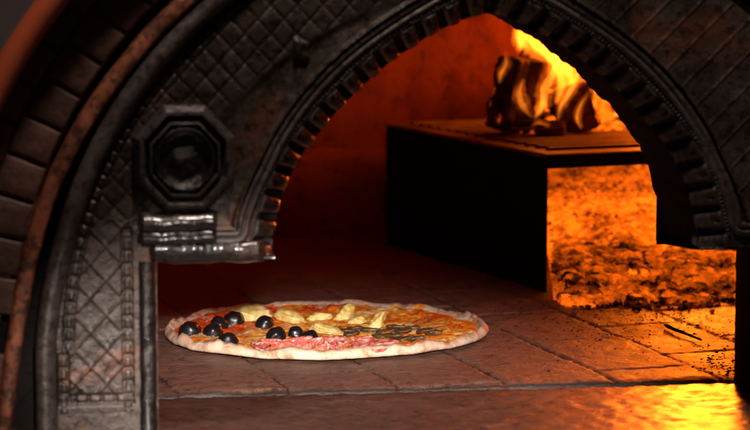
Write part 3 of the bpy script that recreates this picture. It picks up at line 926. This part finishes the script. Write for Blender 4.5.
def mat_arti():
    n = NT('artichoke_flesh'); a = n.noise(75, 6, .75, scale3=(1, 1, .5), dist=.6); b = n.noise(160, 4)
    st_ = n.noise(38, 5, .7, dist=.8)
    col = n.ramp(a, [(.32, (.46, .22, .04)), (.42, (.68, .46, .11)), (.52, (.80, .62, .22)), (.68, (.86, .76, .42))])
    col = n.mix(n.ramp(st_, [(.50, 0), (.62, .8)]), col, (.72, .30, .05))
    return n.set(col, .42, 0, n.bump(b, .5, .0015), .5, Subsurface_Weight=.25, Subsurface_Scale=.006)
M['arti'] = mat_arti()
def mat_ham():
    n = NT('cooked_ham'); a = n.noise(95, 6, .75, dist=.8); b = n.noise(200, 4)
    col = n.ramp(a, [(.34, (.42, .030, .020)), (.46, (.68, .12, .085)), (.56, (.82, .34, .27)), (.64, (.90, .70, .58))])
    return n.set(col, .30, 0, n.bump(a, .8, .003), .6, Subsurface_Weight=.1, Subsurface_Scale=.003)
M['ham'] = mat_ham()
def mat_mush():
    n = NT('mushroom_slice'); a = n.noise(90, 5, .65)
    return n.set(n.ramp(a, [(.3, (.045, .022, .009)), (.55, (.11, .058, .024)), (.75, (.36, .22, .10))]), .35, 0, n.bump(a, .6, .002), .55)
M['mush'] = mat_mush()
def leafy(name, px, py, L_, W_, H_, az, tilt, mat, sd, lift=0., curl=.3):
    """a curled, thick scrap: petal shaped"""
    p = on_pizza(px, py); nu, nv = 22, 16; T = []; B = []
    rot = az+YAW*-1
    ca, sa = math.cos(rot), math.sin(rot)
    for i in range(nu+1):
        for j in range(nv+1):
            u = i/nu*2-1; v = j/nv*2-1
            w = (1-abs(u)**2.6)**.5 if abs(u) < 1 else 0
            w *= (1-.25*u)
            edge = max(abs(u), abs(v))
            x = u*L_/2*(1+.10*N3(v*2+sd, u)); y = v*w*W_/2*(1+.22*N3(u*3+sd, v*1.2, 3))
            z = H_*curl*(v*v-.4)*(1 if w > .2 else .5)+H_*.5*N3(u*1.8+sd, v*1.8, 8)+u*tilt*L_/2
            th = .5*H_*max(0, 1-edge**4)+.0004
            X = p.x+x*ca-y*sa; Y = p.y+x*sa+y*ca
            T.append((X, Y, p.z+lift+z+th)); B.append((X, Y, p.z+lift+z-th))
    n = (nu+1)*(nv+1); F = gridfaces(nu+1, nv+1)+[[q+n for q in f[::-1]] for f in gridfaces(nu+1, nv+1)]
    ring = [i*(nv+1) for i in range(nu+1)]+[nu*(nv+1)+j for j in range(1, nv+1)]+[i*(nv+1)+nv for i in range(nu-1, -1, -1)]+[j for j in range(nv-1, 0, -1)]
    K = len(ring)
    for k in range(K): a, b = ring[k], ring[(k+1) % K]; F.append([a, b, b+n, a+n])
    return fixn(mk(name, T+B, F, mat, pizza, loc=tuple(p)))
def chunk(name, px, py, sx, sy_, sz, az, mat, sd, lean=0.):
    """quarter of an artichoke heart: blocky, faceted, with overlapping leaf edges"""
    p = on_pizza(px, py); P = []; bv2, bf2 = ico(4); ca, sa = math.cos(az-YAW), math.sin(az-YAW)
    planes = []
    rr = random.Random(sd)
    for k in range(9):
        a = k*2*PI/9+rr.uniform(-.3, .3); e = rr.uniform(-.1, .9)
        planes.append((Vector((math.cos(a)*math.cos(e), math.sin(a)*math.cos(e), math.sin(e))), rr.uniform(.62, .92)))
    for v_ in bv2:
        d = Vector(v_); rad = 1.0
        for nn, dd in planes:
            c = d.dot(nn)
            if c > 0: rad = min(rad, dd/c)
        rad *= 1+.05*math.sin(d.z*16+d.x*5+sd)+.10*N3(d.x*2.4+sd, d.y*2.4, d.z*2.4)+.05*N3(d.x*7+sd, d.y*7, d.z*7)
        x, y, z = d*rad
        z = max(-.12, z)
        X = (x+lean*z)*sx; Y = y*sy_; Z = (z+.12)*sz+.25*sz*x*lean
        P.append((p.x+X*ca-Y*sa, p.y+X*sa+Y*ca, p.z+max(-.001, Z)))
    return fixn(mk(name, P, bf2, mat, pizza, loc=tuple(p)))
chunk('artichoke_wedge', 249, 318, .024, .016, .0135, .1, M['arti'], 1.0, .25)
chunk('artichoke_wedge', 292, 319, .019, .013, .0100, -.5, M['arti'], 4.0, -.5)
chunk('artichoke_wedge', 344, 316, .0125, .010, .0140, .5, M['arti'], 7.0, .30)
chunk('artichoke_wedge', 375, 325, .0110, .010, .0150, -.3, M['arti'], 9.0, .6)
chunk('artichoke_wedge', 328, 330, .021, .011, .0070, -.45, M['arti'], 12.0, -.4)
chunk('artichoke_wedge', 318, 317, .016, .010, .0075, .1, M['arti'], 15.0, .3)
chunk('artichoke_wedge', 358, 322, .011, .008, .0060, .3, M['arti'], 18.0, .3)
rs = random.Random(3)
HAM = [(262, 349), (272, 343), (285, 346), (297, 340), (300, 350), (312, 345), (322, 341), (326, 350), (338, 344), (345, 351), (352, 341), (362, 347), (372, 343), (378, 351), (385, 346), (316, 353), (290, 353), (334, 337), (366, 338)]
for i, (px, py) in enumerate(HAM):
    leafy('ham_scrap', px+rs.uniform(-2, 2), 345+(py-345)*.8+rs.uniform(-1, 1), rs.uniform(.018, .034), rs.uniform(.010, .018), rs.uniform(.0020, .0036), rs.uniform(-1.3, 1.3), rs.uniform(-.15, .28), M['ham'], i*5.3, rs.uniform(.0, .0022), rs.uniform(.5, 1.8))
MUS = [(344, 329), (356, 326), (352, 333), (388, 329), (396, 326), (404, 331), (392, 335), (410, 327), (426, 331), (434, 334), (400, 338), (416, 338), (380, 334), (368, 328)]
for i, (px, py) in enumerate(MUS):
    leafy('mushroom_slice', px, py+1, rs.uniform(.016, .026), rs.uniform(.010, .015), rs.uniform(.0018, .0028), rs.uniform(-.7, .7), rs.uniform(.0, .14), M['mush'], i*3.1+50, .0022, rs.uniform(.3, .9))

# ================================================================ LIGHT, CAMERA
def lamp(name, ty, loc, energy, color, tgt=None, **k):
    d = bpy.data.lights.new(name, ty); d.energy = energy; d.color = color
    for a, v_ in k.items(): setattr(d, a, v_)
    o = bpy.data.objects.new(name, d); C.objects.link(o); o.location = loc
    if tgt is not None: o.rotation_euler = (Vector(tgt)-Vector(loc)).to_track_quat('-Z', 'Y').to_euler()
    return o
kx, ky = c2w(.04, .30)
ax, ay = c2w(-.04, 2.15)
k_ = lamp('key_lamp', 'SPOT', (kx, ky, .53), 395, (1, .89, .82), (ax, ay, 0), spot_size=math.radians(8.7), spot_blend=1.0, shadow_soft_size=.04)
k_.scale = (2.25, 1, 1)
lamp('overhead_lamp', 'AREA', (-.02, -.40, 1.25), 9, (1, .83, .74), (-.03, .0, .2), size=.11)
hx, hy = c2w(.40, 3.08)
lamp('fire_glow', 'POINT', (hx, hy, .262), 8, (1, .17, .008), shadow_soft_size=.06)
hx, hy = c2w(.411, 3.03)
lamp('ember_glow', 'POINT', (hx, hy, .100), 12, (1, .18, .008), shadow_soft_size=.045)
w = bpy.data.worlds.new('World'); S.world = w; w.use_nodes = True
w.node_tree.nodes['Background'].inputs[0].default_value = (.9, .55, .45, 1); w.node_tree.nodes['Background'].inputs[1].default_value = .016
cam = bpy.data.cameras.new('camera'); co = bpy.data.objects.new('camera', cam); C.objects.link(co)
co.location = CAM; co.rotation_euler = (PI/2-PIT, 0, -YAW)
cam.sensor_width = 36; cam.lens = FPX*36/750; cam.clip_end = 60; cam.clip_start = .05
cam.dof.use_dof = True; cam.dof.focus_distance = 2.36; cam.dof.aperture_fstop = 7.5
S.camera = co
S.view_settings.view_transform = 'Standard'; S.view_settings.look = 'None'; S.view_settings.exposure = 0; S.view_settings.gamma = 1
S.render.resolution_x = 1024; S.render.resolution_y = 587
